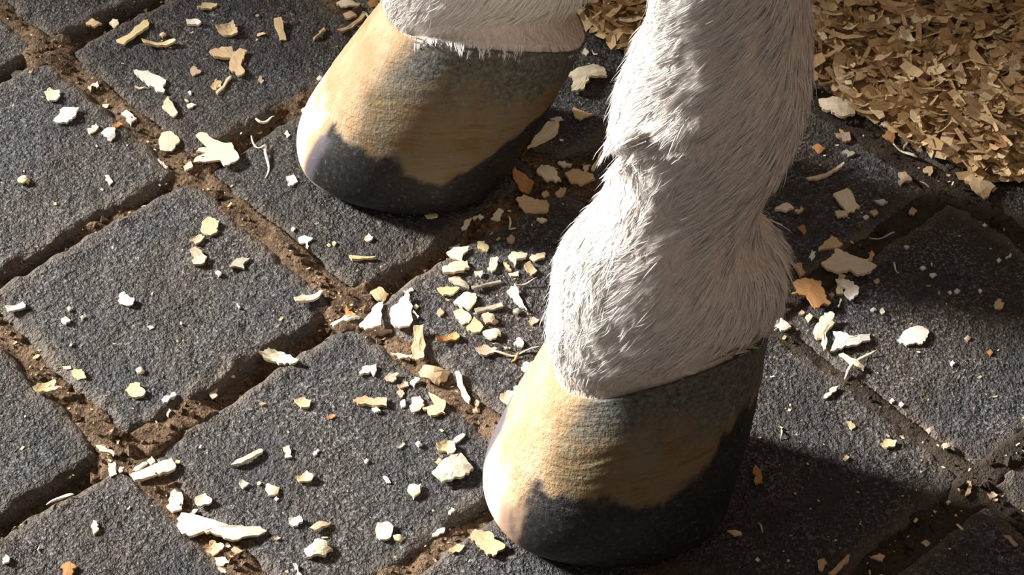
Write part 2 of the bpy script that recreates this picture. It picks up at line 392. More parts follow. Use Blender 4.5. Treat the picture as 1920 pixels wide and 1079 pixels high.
def hair_mesh(P, Z, PH, O, psi, n_clump, zmax, H, seed, near, per=13):
    r = np.random.default_rng(seed); nz, na = P.shape[:2]
    W = place(P.reshape(-1, 3), O, psi).reshape(nz, na, 3)
    # area-weighted choice of clump roots in (ring, angle)
    du = np.roll(W, -1, 1)-W; dv = np.zeros_like(W); dv[:-1] = W[1:]-W[:-1]
    ar = np.linalg.norm(np.cross(du, dv), axis=-1); ar[Z > zmax] = 0; ar[Z < H+.0015] = 0
    facing = (W-CAM); ar *= 1
    pr = (ar/ar.sum()).ravel(); pick = r.choice(nz*na, n_clump, p=pr)
    ci = pick//na; ca = pick % na
    nh = n_clump*per
    I = np.repeat(ci, per); J = np.repeat(ca, per)
    Pw = W[I, J]; tu = du[I, J]/np.linalg.norm(du[I, J], axis=1)[:, None]
    dn = -(W[np.minimum(I+1, nz-1), J]-W[np.maximum(I-1, 0), J]); dn /= np.linalg.norm(dn, axis=1)[:, None]
    nr = np.cross(tu, -dn); nr /= np.linalg.norm(nr, axis=1)[:, None]
    ph = PH[I, J]; zz = Z[I, J]
    cn = fbm(ph*2.2, zz*28, seed, 2); cn2 = np.repeat(r.normal(0, .22, n_clump), per)
    k = -1.35*np.sin(ph)*(1-.75*sstep(95, 140, np.abs(np.degrees(ph))))+cn*.7+cn2*.8
    k = k*(.35+.65*sstep(0, .02, zz-H))        # hair sweeps down and towards the front of the leg
    flow = dn+tu*k[:, None]; flow /= np.linalg.norm(flow, axis=1)[:, None]
    side = np.cross(nr, flow)
    clen = np.repeat(r.uniform(.0075, .0135, n_clump), per); L = clen*r.uniform(.8, 1.15, nh)*np.clip((zz-H)/.022, .55, 1)
    if near:
        zc = .2055+.038*np.sin(np.clip(ph+psi, 0, math.pi))
        L = L*np.where((zz > zc-.010) & (zz < zc+.009) & (np.abs(np.degrees(ph)-20) < 50), .45, 1)
        L = L*(1+.7*sstep(125, 150, np.abs(np.degrees(ph)))*np.exp(-((zz-.145)/.02)**2))
    rad = .0021
    ox = r.normal(0, rad*.6, nh); oy = r.normal(0, rad*.7, nh)
    root = Pw+side*ox[:, None]+flow*oy[:, None]-nr*.0006
    stray = r.random(nh) < .03
    lift = np.repeat(r.uniform(.02, .10, n_clump), per)+r.normal(0, .035, nh)+stray*r.uniform(.1, .5, nh)
    conv = np.where(stray, r.normal(0, 1, nh), -.58)*ox
    sw = np.repeat(r.normal(0, .0012, n_clump), per)
    pts = []
    for f in (0, .4, .75, 1.0):
        pts.append(root+flow*(L*f)[:, None]+nr*(L*(lift*f-lift*.55*f*f)+.0002)[:, None]+side*(conv*f**1.2+sw*f*f)[:, None])
    pts = np.stack(pts, 1)
    wdt = np.array([.00020, .00018, .00012])
    roll = r.normal(0, .45, nh); e1 = side*np.cos(roll)[:, None]+nr*np.sin(roll)[:, None]      # flat hairs, each rolled a little
    V = np.zeros((nh, 7, 3), np.float32)
    for sgi in range(3):
        V[:, sgi*2] = pts[:, sgi]+wdt[sgi]*e1; V[:, sgi*2+1] = pts[:, sgi]-wdt[sgi]*e1
    V[:, 6] = pts[:, 3]
    off = (np.arange(nh)*7)[:, None, None]
    me = mesh_np('hair', V.reshape(-1, 3), (off+np.array([(0, 1, 3, 2), (2, 3, 5, 4)])[None]).reshape(-1, 4), (off+np.array([(4, 5, 6)])[None]).reshape(-1, 3))
    tone = np.clip(np.repeat(r.uniform(.45, 1, n_clump), per)+r.normal(0, .15, nh), 0, 1)
    hem = sstep(.03, 0, zz-H)*.8*np.clip(.5+.8*fbm(ph*6, zz*60, 3, 2), 0, 1)
    attr(me, 'tone', np.repeat(tone, 7)); attr(me, 'hem', np.repeat(hem, 7))
    return me

O_FAR, PSI_FAR = ground(746, 288), math.radians(9)
for near, O, psi, ds, H, tl, kz, ncl, zmax in ((True, O_NEAR, PSI_NEAR, .027, .092, -.06, .020, 9500, .335), (False, O_FAR, PSI_FAR, .050, .086, .22, .018, 4600, .20)):
    P, K, PH, Z = leg_surface(O, psi, ds, near, H, tl, kz)
    V, q, tr = leg_mesh(P, Z, H)
    me = mesh_np('foreleg', place(V, O, psi), q, tr)
    attr(me, 'hem', sstep(.035, 0, V[:, 2]-H-.0)*.8)
    leg = obj('foreleg', me, COAT, horse)
    leg['label'] = 'white foreleg with a deep fetlock crease, nearer the camera' if near else 'white foreleg cut by the top of the picture'
    h = obj('hoof', hoof_mesh(O, psi, ds, near, H, tl, kz), HORN, leg)
    h['label'] = 'tan hoof with a pale toe stripe and black lower wall'
    hr = obj('hair', hair_mesh(P, Z, PH, O, psi, ncl, zmax, H, 3 if near else 4, near), HAIR, leg); hr['kind'] = 'stuff'

# ------------------------------------------------------------------ wood shavings lying on the setts
# Outlines were read off enlarged views of the photograph: view -> (x0, y0, pixels per view pixel).
VIEW = {1: (0, 0, .3337), 2: (500, 0, .4079), 4: (1400, 0, .3706), 5: (0, 340, .3522), 6: (500, 400, .3892), 8: (1380, 340, .3522),
        9: (0, 680, .3699), 10: (280, 680, .3697), 11: (860, 640, .4068), 12: (1300, 640, .4068)}
# (view, colour, 'f' flake outline / 's' bent strip, view-pixel points, label or None[, strip width in view pixels])
CH = [
 (1,'w','f',[(750,398),(830,392),(930,440),(915,510),(850,475),(800,440)],'large white shaving with a torn end, on the sett at upper left'),
 (1,'w','f',[(300,690),(355,615),(445,615),(420,665),(375,700),(325,700)],'pointed white wood flake on the sett at the left edge'),
 (1,'c','f',[(250,525),(285,503),(300,515),(335,512),(340,545),(315,575),(275,570)],'lumpy cream wood crumb above the pointed white flake at left'),
 (1,'c','f',[(945,537),(998,625),(975,650),(908,592)],'cream four-sided wood chip below the large white shaving at upper left'),
 (1,'t','f',[(1175,295),(1210,275),(1300,262),(1310,290),(1350,270),(1388,285),(1360,330),(1375,400),(1340,418),(1285,375),(1300,325),(1200,318)],'three-lobed tan shaving on the sett left of the far hoof'),
 (1,'t','f',[(1210,150),(1240,140),(1310,118),(1335,155),(1330,190),(1270,200),(1235,180)],'ragged tan flake above the three-lobed shaving'),
 (1,'y','f',[(650,215),(700,205),(800,110),(830,100),(835,135),(800,165),(720,215),(690,240),(655,230)],'long bent yellowish splinter near the top left corner'),
 (1,'y','f',[(795,225),(830,232),(975,218),(990,230),(930,247),(810,243)],'thin level splinter beside the bent yellowish splinter, top left'),
 (1,'t','f',[(1537,105),(1580,97),(1608,215),(1570,220)],'upright tan strip of wood at top, left of the far leg'),
 (1,'t','f',[(1757,210),(1820,150),(1830,165),(1765,217)],None),
 (1,'t','f',[(478,112),(515,85),(570,110),(525,132)],None),
 (1,'c','f',[(610,110),(630,87),(660,90),(665,115),(640,133)],None),
 (1,'w','f',[(47,350),(70,328),(110,332),(100,360),(65,378)],'small white chip near the left edge, by the upper joint'),
 (1,'c','f',[(492,478),(545,445),(555,470),(505,492)],None),
 (1,'w','f',[(680,635),(710,615),(768,660),(735,695)],'white block of wood caught in the joint at upper left'),
 (1,'c','f',[(490,730),(540,700),(555,720),(505,755)],None),
 (1,'w','f',[(567,755),(600,725),(645,720),(645,775),(620,795)],None),
 (1,'c','f',[(890,775),(905,740),(960,730),(1010,780),(960,835),(900,830)],'thick cream chunk wedged in the joint left of the frayed shaving'),
 (1,'c','f',[(1100,760),(1130,745),(1250,800),(1300,800),(1345,885),(1260,925),(1240,895),(1090,910),(1105,880),(1180,855),(1100,850),(1130,828),(1215,835)],'frayed white shaving shaped like an arrow, left of the far hoof'),
 (1,'w','s',[(1410,745),(1420,800),(1455,840),(1500,800),(1480,840),(1520,930),(1490,980)],'twisted white curl of wood just left of the far hoof toe',16),
 (1,'c','s',[(1435,655),(1460,682),(1500,660),(1520,630),(1540,640)],'small hooked cream curl above the twisted white curl',18),
 (1,'w','f',[(1595,735),(1612,718),(1630,740),(1612,757)],None),
 (1,'w','f',[(1607,985),(1650,975),(1672,1010),(1625,1030)],'small white chip touching the far hoof toe'),
 (1,'c','f',[(1690,610),(1730,590),(1790,600),(1740,660),(1710,650)],'cream flake half hidden behind the far hoof toe'),
 (1,'c','f',[(1830,465),(1870,450),(1900,480),(1870,515)],None),
 (1,'p','f',[(1065,375),(1085,358),(1130,385),(1080,412)],None),
 (1,'t','f',[(1180,475),(1215,437),(1245,455),(1215,500)],None),
 (1,'c','f',[(1210,510),(1290,418),(1300,422),(1220,517)],None),
 (1,'p','f',[(1447,430),(1460,410),(1483,432),(1468,450)],None),
 (1,'w','f',[(1045,105),(1095,97),(1130,118),(1110,132),(1050,130)],None),
 (1,'w','f',[(1047,580),(1070,563),(1103,572),(1060,592)],None),
 (1,'c','f',[(755,470),(815,475),(790,482),(757,480)],None),
 (1,'p','f',[(893,190),(915,170),(933,185),(910,196)],None),
 (1,'y','f',[(1105,30),(1150,2),(1220,10),(1215,25),(1130,40)],'yellowish splinter cut by the top edge, left of the far leg'),
 (1,'c','f',[(1890,25),(1918,8),(1940,30),(1918,45)],None),
 (1,'y','f',[(98,1020),(135,992),(170,1015),(160,1035),(110,1035)],None),
 (1,'c','f',[(590,985),(610,983),(635,1020),(615,1040)],None),
 (1,'o','f',[(630,710),(670,683),(692,700),(650,722)],None),
 (1,'c','f',[(1030,930),(1075,905),(1080,935),(1040,955)],None),
 (1,'p','f',[(885,895),(892,893),(945,940),(935,945)],None),
 (1,'w','f',[(1053,500),(1065,495),(1075,515),(1065,517)],None),
 (1,'w','f',[(1780,425),(1795,412),(1810,430),(1790,440)],None),
 (5,'w','f',[(28,675),(125,650),(137,680),(45,703)],'white stick at the left edge of the middle sett'),
 (5,'w','f',[(628,640),(640,607),(665,598),(718,638),(690,672),(640,660)],'rounded white chip alone in the middle of the left middle sett'),
 (5,'t','f',[(1073,225),(1105,197),(1168,215),(1160,265),(1120,293),(1075,270)],'tan curled chip at the joint below left of the far hoof'),
 (5,'t','f',[(1010,320),(1060,293),(1090,305),(1060,335),(1015,332)],None),
 (5,'p','f',[(1010,375),(1040,360),(1103,410),(1085,445),(1030,450),(1035,415)],'pinkish notched flake below the tan curled chip'),
 (5,'g','f',[(1220,465),(1260,410),(1330,405),(1295,440),(1300,468),(1250,455)],'greyish curled flake right of the pinkish notched flake'),
 (5,'w','f',[(1145,485),(1160,473),(1180,487),(1163,503)],None),
 (5,'w','f',[(1585,290),(1620,275),(1665,290),(1640,310),(1635,345),(1628,315),(1590,318)],'white flake with a stalk, just below the far hoof toe'),
 (5,'c','f',[(1565,640),(1690,600),(1705,585),(1720,590),(1690,625),(1575,658)],'thin cream splinter lying across the joint left of the big white square chip'),
 (5,'w','f',[(325,745),(350,727),(377,745),(350,765)],None),
 (5,'c','f',[(355,683),(368,672),(382,685),(368,694)],None),
 (5,'c','f',[(425,722),(437,713),(449,722),(437,731)],None),
 (5,'c','f',[(1375,920),(1430,893),(1510,905),(1590,950),(1575,965),(1500,960),(1420,950)],'leaf-shaped cream shaving lying over the joint at centre left'),
 (5,'y','f',[(380,1015),(435,1003),(460,1050),(415,1062)],'square yellowish chip low on the left middle sett'),
 (5,'c','f',[(722,1005),(745,990),(770,1010),(745,1022)],None),
 (5,'w','f',[(780,778),(800,768),(820,778),(800,787)],None),
 (5,'w','f',[(1258,650),(1266,650),(1280,672),(1272,673)],None),
 (6,'c','f',[(470,110),(490,88),(512,105),(490,125)],None),
 (6,'y','f',[(395,200),(425,198),(525,200),(470,208),(430,215),(410,215)],'thin yellowish stick below the far hoof'),
 (6,'t','f',[(497,380),(540,355),(588,385),(560,420),(525,410)],'tan block chip in the joint above the big white square chip'),
 (6,'w','f',[(675,395),(690,410),(705,525),(635,570),(597,535),(597,465)],'biggest white square chip, brightest in the joint between the hooves'),
 (6,'w','f',[(480,510),(530,445),(560,430),(550,545),(475,565),(445,545)],'white fan-shaped chip left of the biggest white square chip'),
 (6,'w','f',[(303,535),(430,485),(450,488),(400,515),(320,545)],'white pointed splinter left of the fan-shaped chip'),
 (6,'o','f',[(370,495),(385,440),(395,465),(430,480),(400,503)],'orange-brown scrap on the white pointed splinter'),
 (6,'p','f',[(480,560),(600,545),(605,555),(500,568)],None),
 (6,'c','f',[(660,380),(700,362),(710,375),(670,388)],None),
 (6,'t','f',[(707,565),(757,560),(760,700),(730,722),(700,715)],'upright tan wood block below the biggest white square chip'),
 (6,'o','f',[(815,610),(915,585),(930,612),(820,630)],'orange-brown wood block right of the upright tan block'),
 (6,'c','f',[(595,668),(700,672),(695,690),(640,690)],None),
 (6,'c','f',[(450,775),(460,738),(525,725),(530,755),(515,780),(500,760)],'cream hooked chip left of the tan ribbed fan'),
 (6,'p','f',[(567,790),(590,765),(640,770),(610,810),(580,805)],'pinkish notched chip left of the tan ribbed fan'),
 (6,'t','f',[(740,770),(760,742),(885,760),(870,800),(830,830),(740,800)],'tan ribbed fan of wood below the upright tan block'),
 (6,'w','f',[(690,815),(715,787),(740,795),(710,832)],None),
 (6,'p','f',[(628,825),(680,812),(685,830),(640,842)],None),
 (6,'p','f',[(625,855),(650,840),(665,860),(645,882)],None),
 (6,'w','f',[(908,775),(925,770),(980,890),(975,918),(955,895)],'long white sliver by the joint left of the near hoof'),
 (6,'t','f',[(130,895),(180,880),(215,895),(205,925),(165,928)],'oval tan chip in the middle of the lower centre sett'),
 (6,'t','f',[(415,905),(470,880),(505,890),(580,890),(578,930),(490,922),(440,922)],'tan stick with a pale point on the lower centre sett'),
 (6,'o','f',[(290,975),(320,960),(332,970),(310,985)],None),
 (6,'w','f',[(505,938),(530,932),(550,950),(520,955)],None),
 (6,'w','f',[(643,905),(665,893),(668,925),(650,930)],None),
 (6,'c','f',[(697,890),(740,880),(760,925),(740,945),(700,955)],'ribbed cream chip left of the yellowish ragged scrap'),
 (6,'y','f',[(780,870),(860,905),(860,965),(790,972),(750,940),(815,925),(820,905)],'yellowish ragged scrap below the tan ribbed fan'),
 (6,'p','f',[(820,475),(838,455),(855,480),(835,495)],None),
 (6,'w','f',[(700,478),(708,472),(735,500),(728,507)],None),
 (6,'c','f',[(706,450),(720,438),(733,450),(720,462)],None),
 (6,'c','f',[(865,195),(910,170),(975,160),(970,185),(945,205),(940,235),(905,225)],'ragged cream flake under the heel of the far hoof'),
 (6,'y','f',[(1015,140),(1050,135),(1072,165),(1060,185),(1020,170)],'amber yellow chip behind the ragged cream flake'),
 (6,'c','f',[(845,275),(905,245),(965,235),(978,270),(930,290),(850,300)],'cream ribbed slab below the ragged cream flake'),
 (6,'o','f',[(875,315),(940,310),(930,325),(880,325)],None),
 (6,'c','f',[(1068,280),(1080,225),(1110,222),(1105,270),(1085,287)],'small upright cream chip between the far hoof and near fetlock'),
 (6,'c','f',[(1000,285),(1040,282),(1030,310),(1010,303)],None),
 (6,'g','f',[(875,320),(930,320),(975,355),(975,370),(905,350)],None),
 (6,'g','f',[(985,370),(1125,328),(1130,338),(1000,378)],'thin greyish sliver pointing at the near pastern'),
 (6,'y','f',[(820,370),(870,358),(930,365),(900,395),(850,400)],None),
 (6,'c','f',[(900,430),(950,390),(1010,395),(1005,440),(975,470),(930,455)],'pale thin flake at the centre of the scatter between the hooves'),
 (6,'c','f',[(900,480),(940,460),(985,500),(975,530),(940,540),(910,505)],None),
 (6,'g','f',[(1000,470),(1135,437),(1140,455),(1010,487)],'greyish stick left of the near pastern'),
 (6,'w','f',[(1155,385),(1195,353),(1255,465),(1235,455),(1200,430)],'white spike of wood left of the near pastern'),
 (6,'c','f',[(1163,215),(1180,190),(1255,195),(1250,215),(1205,225),(1195,260),(1180,230)],'cream block chip touching the near fetlock side at left'),
 (6,'c','f',[(1265,220),(1275,200),(1340,187),(1340,215),(1290,235)],None),
 (6,'t','f',[(1240,255),(1270,238),(1303,280),(1275,302)],None),
 (6,'c','f',[(1165,290),(1215,280),(1215,302),(1175,302)],None),
 (6,'y','f',[(1138,238),(1155,240),(1180,280),(1165,275)],None),
 (6,'p','s',[(1190,352),(1250,345),(1305,320)],None,8),
 (6,'p','f',[(1035,495),(1065,480),(1118,520),(1100,535),(1055,535)],'pinkish flake below the greyish stick'),
 (6,'t','f',[(965,565),(1000,505),(1045,550),(1025,578),(990,578)],'tan folded chip left of the pinkish flake'),
 (6,'c','f',[(1040,575),(1120,562),(1130,590),(1080,615),(1050,600)],'cream slab below the pinkish flake'),
 (6,'p','f',[(1262,515),(1285,497),(1313,512),(1280,537)],None),
 (6,'g','f',[(1185,470),(1205,453),(1225,465),(1210,482)],None),
 (6,'w','f',[(1190,625),(1215,595),(1238,620),(1230,645),(1210,640)],None),
 (6,'g','s',[(1090,635),(1130,630),(1165,655)],None,12),
 (6,'p','f',[(1005,665),(1045,640),(1110,660),(1090,680),(1040,690)],'pinkish leaf scrap at the end of a thin twig'),
 (6,'c','s',[(1090,672),(1150,685),(1195,690),(1240,660),(1320,650)],'thin twig running to the near hoof coronet',12),
 (6,'o','s',[(1215,680),(1200,700),(1180,725)],None,16),
 (6,'c','f',[(1225,750),(1240,725),(1300,718),(1300,745),(1240,772)],None),
 (6,'c','f',[(1125,880),(1160,860),(1215,865),(1225,895),(1165,935),(1130,905)],'cream chip touching the front wall of the near hoof'),
 (6,'w','f',[(1190,850),(1200,830),(1260,860),(1245,890),(1215,880)],'white scrap tucked against the near hoof beside a cream chip'),
 (6,'p','f',[(1155,115),(1175,98),(1197,115),(1185,137),(1160,130)],None),
 (6,'c','f',[(875,105),(925,80),(930,88),(885,110)],None),
 (6,'c','f',[(940,65),(960,15),(990,5),(965,55)],None),
 (6,'c','f',[(1300,32),(1325,22),(1348,35),(1320,42)],None),
 (6,'c','s',[(1165,15),(1180,40),(1160,70),(1200,75)],None,10),
 (6,'p','f',[(1000,900),(1012,890),(1025,905),(1015,945),(1003,925)],None),
 (6,'c','f',[(115,62),(127,52),(138,62),(127,73)],None),
 (6,'y','f',[(315,130),(325,118),(336,130),(325,142)],None),
 (9,'y','f',[(170,150),(215,122),(285,105),(275,135),(305,142),(240,165),(185,165)],'yellowish chip with a split end in the lower left joint'),
 (9,'y','f',[(633,145),(660,110),(690,103),(738,150),(725,170),(690,178)],'round yellowish disc low on the left middle sett'),
 (9,'w','f',[(818,188),(885,145),(892,163),(828,200)],'white peg right of the round yellowish disc'),
 (9,'w','f',[(840,250),(855,217),(866,225),(850,258)],None),
 (9,'p','f',[(1055,105),(1090,97),(1100,140),(1075,157),(1058,140)],'pinkish block at the crack right of the white peg'),
 (9,'p','f',[(1310,195),(1330,187),(1350,195),(1325,203)],None),
 (9,'c','f',[(1167,512),(1215,485),(1260,465),(1325,427),(1330,445),(1300,465),(1220,510)],'long cream spindle splinter on the lower centre sett'),
 (9,'c','f',[(1435,425),(1468,417),(1480,470),(1445,475)],'cream rectangle right of the long spindle splinter'),
 (9,'c','f',[(1210,600),(1225,585),(1260,603),(1230,627)],None),
 (9,'c','f',[(1300,600),(1312,590),(1324,600),(1312,610)],None),
 (9,'c','f',[(1343,635),(1355,607),(1418,625),(1405,655),(1360,668)],'cream block with pinched sides below the long spindle splinter'),
 (9,'w','f',[(1388,677),(1400,667),(1413,677),(1400,688)],None),
 (9,'c','f',[(990,675),(1040,655),(1075,685),(1065,705),(1000,718)],'ragged cream crumb right of the white lump in the lower left joint'),
 (9,'w','f',[(840,715),(885,635),(925,665),(920,730),(870,745)],'white lump standing in the lower left joint'),
 (9,'c','f',[(657,575),(760,530),(870,480),(892,520),(850,555),(740,590),(680,602)],'bundle of cream splinters over the lower left joint'),
 (9,'c','f',[(740,480),(765,450),(783,480),(760,497)],None),
 (9,'c','f',[(670,530),(735,485),(745,495),(685,535)],None),
 (9,'c','f',[(485,420),(580,455),(575,465),(500,432)],None),
 (9,'c','f',[(545,505),(585,510),(590,555),(558,568)],None),
 (9,'w','f',[(597,535),(605,517),(628,520),(605,545)],None),
 (9,'c','s',[(235,720),(280,680),(330,662),(375,668)],'cream curl lying inside the dark gap at lower left',15),
 (9,'c','f',[(460,825),(472,795),(490,800),(493,850),(475,865)],'cream grain of wood on the bottom left sett'),
 (9,'w','f',[(12,995),(30,975),(48,990),(42,1015),(20,1020)],'white crumb at the bottom left corner'),
 (9,'o','f',[(310,1030),(350,1008),(380,1025),(365,1079),(315,1079)],'orange-brown chip cut by the bottom edge at left'),
 (9,'c','f',[(895,790),(920,762),(1030,790),(1160,830),(1320,825),(1350,845),(1310,868),(1180,900),(1080,870),(1000,860),(960,882),(910,850)],'longest curled tan shaving with a rolled end, at lower left'),
 (9,'t','f',[(1022,935),(1075,890),(1135,920),(1080,968)],'tan diamond chip under the longest curled shaving'),
 (9,'c','f',[(1087,980),(1140,975),(1160,1005),(1110,1020)],None),
 (9,'c','f',[(1100,1025),(1150,1012),(1175,1030),(1140,1050)],None),
 (9,'t','f',[(1170,935),(1185,922),(1230,940),(1195,955)],None),
 (10,'w','f',[(705,790),(770,780),(778,805),(730,825),(708,815)],'white peg near the bottom of the lower centre sett'),
 (10,'p','f',[(812,845),(850,815),(920,805),(905,825),(840,855)],'pinkish spindle right of the white peg near the bottom'),
 (10,'c','f',[(1145,845),(1160,812),(1210,808),(1238,830),(1225,880),(1185,895),(1150,875)],'cream ruffled disc near the bottom centre'),
 (10,'y','f',[(1235,875),(1260,868),(1293,885),(1275,905),(1245,895)],None),
 (10,'c','f',[(785,950),(830,930),(840,905),(895,903),(905,935),(932,945),(885,985),(800,985)],'cream stepped chip at the bottom of the lower centre sett'),
 (10,'y','f',[(738,585),(800,548),(833,575),(820,595),(760,602)],'yellowish scrap in the middle of the lower centre sett'),
 (10,'c','f',[(1308,650),(1320,625),(1380,618),(1375,660),(1340,690)],'cream chip below left of the large pale square chip'),
 (10,'c','f',[(1432,570),(1500,505),(1580,460),(1645,545),(1600,590),(1480,622)],'large pale square chip just left of the near hoof toe'),
 (10,'y','f',[(1455,420),(1500,398),(1540,410),(1555,450),(1530,465),(1465,450)],'yellow crumpled scrap above the large pale square chip'),
 (10,'c','f',[(1520,405),(1590,355),(1603,362),(1570,395)],None),
 (10,'w','f',[(1185,572),(1195,570),(1225,605),(1205,605)],None),
 (10,'w','f',[(1350,415),(1365,403),(1385,418),(1365,430)],None),
 (10,'g','f',[(1250,430),(1285,403),(1298,412),(1270,435)],None),
 (10,'t','f',[(1450,500),(1468,480),(1482,490),(1465,512)],None),
 (10,'w','f',[(1515,770),(1530,737),(1545,743),(1530,770)],None),
 (10,'w','f',[(1433,860),(1460,835),(1500,832),(1495,850),(1440,875)],None),
 (10,'w','f',[(830,455),(855,432),(862,440),(838,462)],None),
 (10,'w','f',[(728,1018),(740,1015),(775,1079),(765,1079)],'thin white splinter cut by the bottom edge'),
 (10,'t','f',[(1520,950),(1560,925),(1600,935),(1570,970),(1525,968)],None),
 (10,'w','f',[(1088,492),(1100,480),(1112,490),(1100,503)],None),
 (10,'p','f',[(628,875),(645,865),(665,878),(645,887)],None),
 (11,'t','f',[(45,920),(75,880),(150,890),(215,950),(160,1000),(100,970),(75,930)],'orange-tan folded shaving under the near hoof toe'),
 (8,'c','f',[(515,75),(590,38),(620,70),(660,145),(600,170),(560,130)],'tall cream shaving standing right of the near fetlock'),
 (8,'c','f',[(525,165),(605,160),(595,190),(540,200)],None),
 (8,'w','f',[(735,105),(790,93),(810,108),(770,118)],None),
 (8,'t','f',[(710,160),(740,145),(758,165),(735,182)],None),
 (8,'w','f',[(675,185),(690,175),(710,187),(692,200)],None),
 (8,'p','f',[(918,175),(935,148),(965,165),(945,188)],None),
 (8,'c','f',[(205,155),(270,122),(310,150),(270,170)],None),
 (8,'t','f',[(310,165),(345,137),(360,150),(335,175)],None),
 (8,'o','f',[(325,240),(360,232),(375,265),(365,285)],None),
 (8,'t','f',[(435,380),(510,293),(570,335),(560,350)],'tan wedge above the large splayed cream shaving'),
 (8,'w','f',[(388,400),(405,365),(425,375),(405,425)],None),
 (8,'c','f',[(450,470),(495,430),(530,380),(600,405),(700,435),(748,475),(720,500),(650,515),(600,480),(530,500),(480,490)],'large splayed cream shaving right of the near pastern'),
 (8,'y','f',[(550,490),(585,500),(575,590),(535,590)],None),
 (8,'w','f',[(528,535),(600,530),(650,560),(648,605),(610,632),(580,600),(585,565)],'white hooked flake below the large splayed shaving'),
 (8,'o','f',[(290,620),(320,600),(300,560),(370,535),(450,550),(470,620),(505,660),(420,688),(370,630)],'orange-brown ragged shaving beside the back of the near pastern'),
 (8,'t','f',[(310,450),(340,440),(370,490),(340,510)],None),
 (8,'p','f',[(495,597),(510,585),(525,597),(510,612)],None),
 (8,'p','f',[(733,525),(750,512),(768,527),(750,542)],None),
 (8,'c','f',[(540,660),(555,620),(565,625),(550,665)],None),
 (8,'c','f',[(370,715),(390,695),(410,710),(385,742)],None),
 (8,'p','f',[(335,690),(350,677),(368,690),(350,703)],None),
 (8,'w','f',[(198,765),(240,728),(295,775),(255,797),(215,785)],'white flake at the back edge of the near hoof coronet'),
 (8,'c','f',[(410,800),(430,760),(470,715),(510,715),(515,770),(480,800),(478,900),(465,905),(460,830),(430,835)],'cream shaving with a long stalk right of the near coronet'),
 (8,'w','f',[(500,905),(525,850),(515,805),(570,815),(620,835),(715,810),(715,850),(620,880),(560,900)],'big white torn shaving casting a dark shadow, right of the near coronet'),
 (8,'c','f',[(545,925),(570,920),(685,985),(680,1005),(630,990)],'cream sliver crossed by a bent strip, right of the near hoof'),
 (8,'c','s',[(580,1055),(600,1000),(660,940),(750,900)],'bent cream strip crossing a sliver, right of the near hoof',18),
 (8,'w','f',[(855,845),(900,795),(970,768),(1025,790),(1020,830),(975,868),(890,862)],'white shell-shaped flake alone on the right-hand sett'),
 (8,'y','f',[(1373,655),(1400,620),(1430,645),(1415,675),(1380,675)],'small yellowish crumb at far right on the right-hand sett'),
 (8,'w','f',[(1030,500),(1060,482),(1072,495),(1045,512)],None),
 (8,'w','s',[(840,425),(845,465),(870,480)],None,10),
 (8,'w','f',[(978,458),(995,445),(1014,458),(995,470)],None),
 (8,'c','f',[(893,345),(912,338),(925,347),(908,354)],None),
 (8,'t','f',[(690,400),(720,362),(740,385),(715,420)],None),
 (8,'t','s',[(705,330),(780,318),(840,300)],None,12),
 (8,'w','f',[(716,680),(733,668),(750,680),(733,690)],None),
 (8,'w','f',[(765,685),(780,668),(795,688),(780,700)],None),
 (8,'p','f',[(1215,830),(1232,815),(1252,828),(1235,845)],None),
 (8,'o','f',[(1337,905),(1352,888),(1370,905),(1355,920)],None),
 (8,'w','f',[(1140,970),(1155,955),(1167,972),(1152,982)],None),
 (8,'w','f',[(1160,585),(1175,572),(1195,585),(1178,600)],None),
 (8,'w','f',[(1128,588),(1140,578),(1150,590),(1140,600)],None),
 (8,'w','f',[(1290,578),(1300,568),(1313,578),(1300,590)],None),
 (8,'w','f',[(1433,405),(1460,380),(1468,388),(1445,410)],None),
 (8,'w','f',[(1388,415),(1400,403),(1415,415),(1400,430)],None),
 (8,'w','f',[(1312,228),(1325,218),(1340,230),(1325,240)],None),
 (4,'t','f',[(1095,925),(1160,885),(1255,965),(1200,1020),(1150,985)],'tan rectangular chip at the foot of the shavings heap'),
 (4,'c','f',[(360,525),(450,515),(545,505),(548,590),(480,615),(440,600),(380,580)],'wide cream slab between the near leg and the shavings heap'),
 (4,'c','f',[(670,635),(690,618),(750,630),(735,655)],None),
 (4,'p','f',[(450,680),(520,665),(528,700),(500,715)],None),
 (4,'o','f',[(330,745),(360,728),(400,750),(370,775)],None),
 (4,'o','f',[(685,690),(710,665),(750,665),(745,725),(710,710)],None),
 (4,'c','s',[(740,740),(790,770),(860,810)],'cream crossed splinter near the foot of the heap',18),
 (4,'t','s',[(830,700),(805,735),(790,770)],None,14),
 (4,'c','f',[(830,745),(850,730),(885,735),(880,752)],None),
 (4,'g','f',[(480,765),(510,750),(550,770),(515,785)],None),
 (4,'c','f',[(300,915),(400,880),(490,828),(480,850),(420,885),(310,925)],'long cream stick right of the near fetlock'),
 (4,'t','f',[(890,865),(910,845),(940,848),(930,890)],None),
 (4,'p','f',[(765,880),(800,872),(838,910),(780,935)],'pinkish chip left of the tan rectangular chip'),
 (4,'t','s',[(840,880),(900,920),(950,960)],None,9),
 (12,'c','f',[(600,262),(640,215),(668,210),(660,230),(615,262)],'pale peg on the shaded sett right of the near hoof'),
 (12,'y','f',[(858,480),(890,458),(935,465),(930,490),(890,498)],'yellowish chip at the middle of the shaded right-hand sett'),
 (12,'t','f',[(700,378),(725,370),(748,395),(730,405)],None),
 (12,'o','f',[(275,600),(285,577),(310,600),(322,655),(285,660)],'orange-brown flake in the shadow right of the near hoof'),
 (12,'y','f',[(155,872),(220,878),(225,890),(190,895)],'yellowish grain in the deep shadow at the near hoof heel'),
 (12,'t','f',[(138,515),(175,513),(178,530),(142,535)],None),
 (12,'t','f',[(690,538),(705,523),(720,535),(705,548)],None),
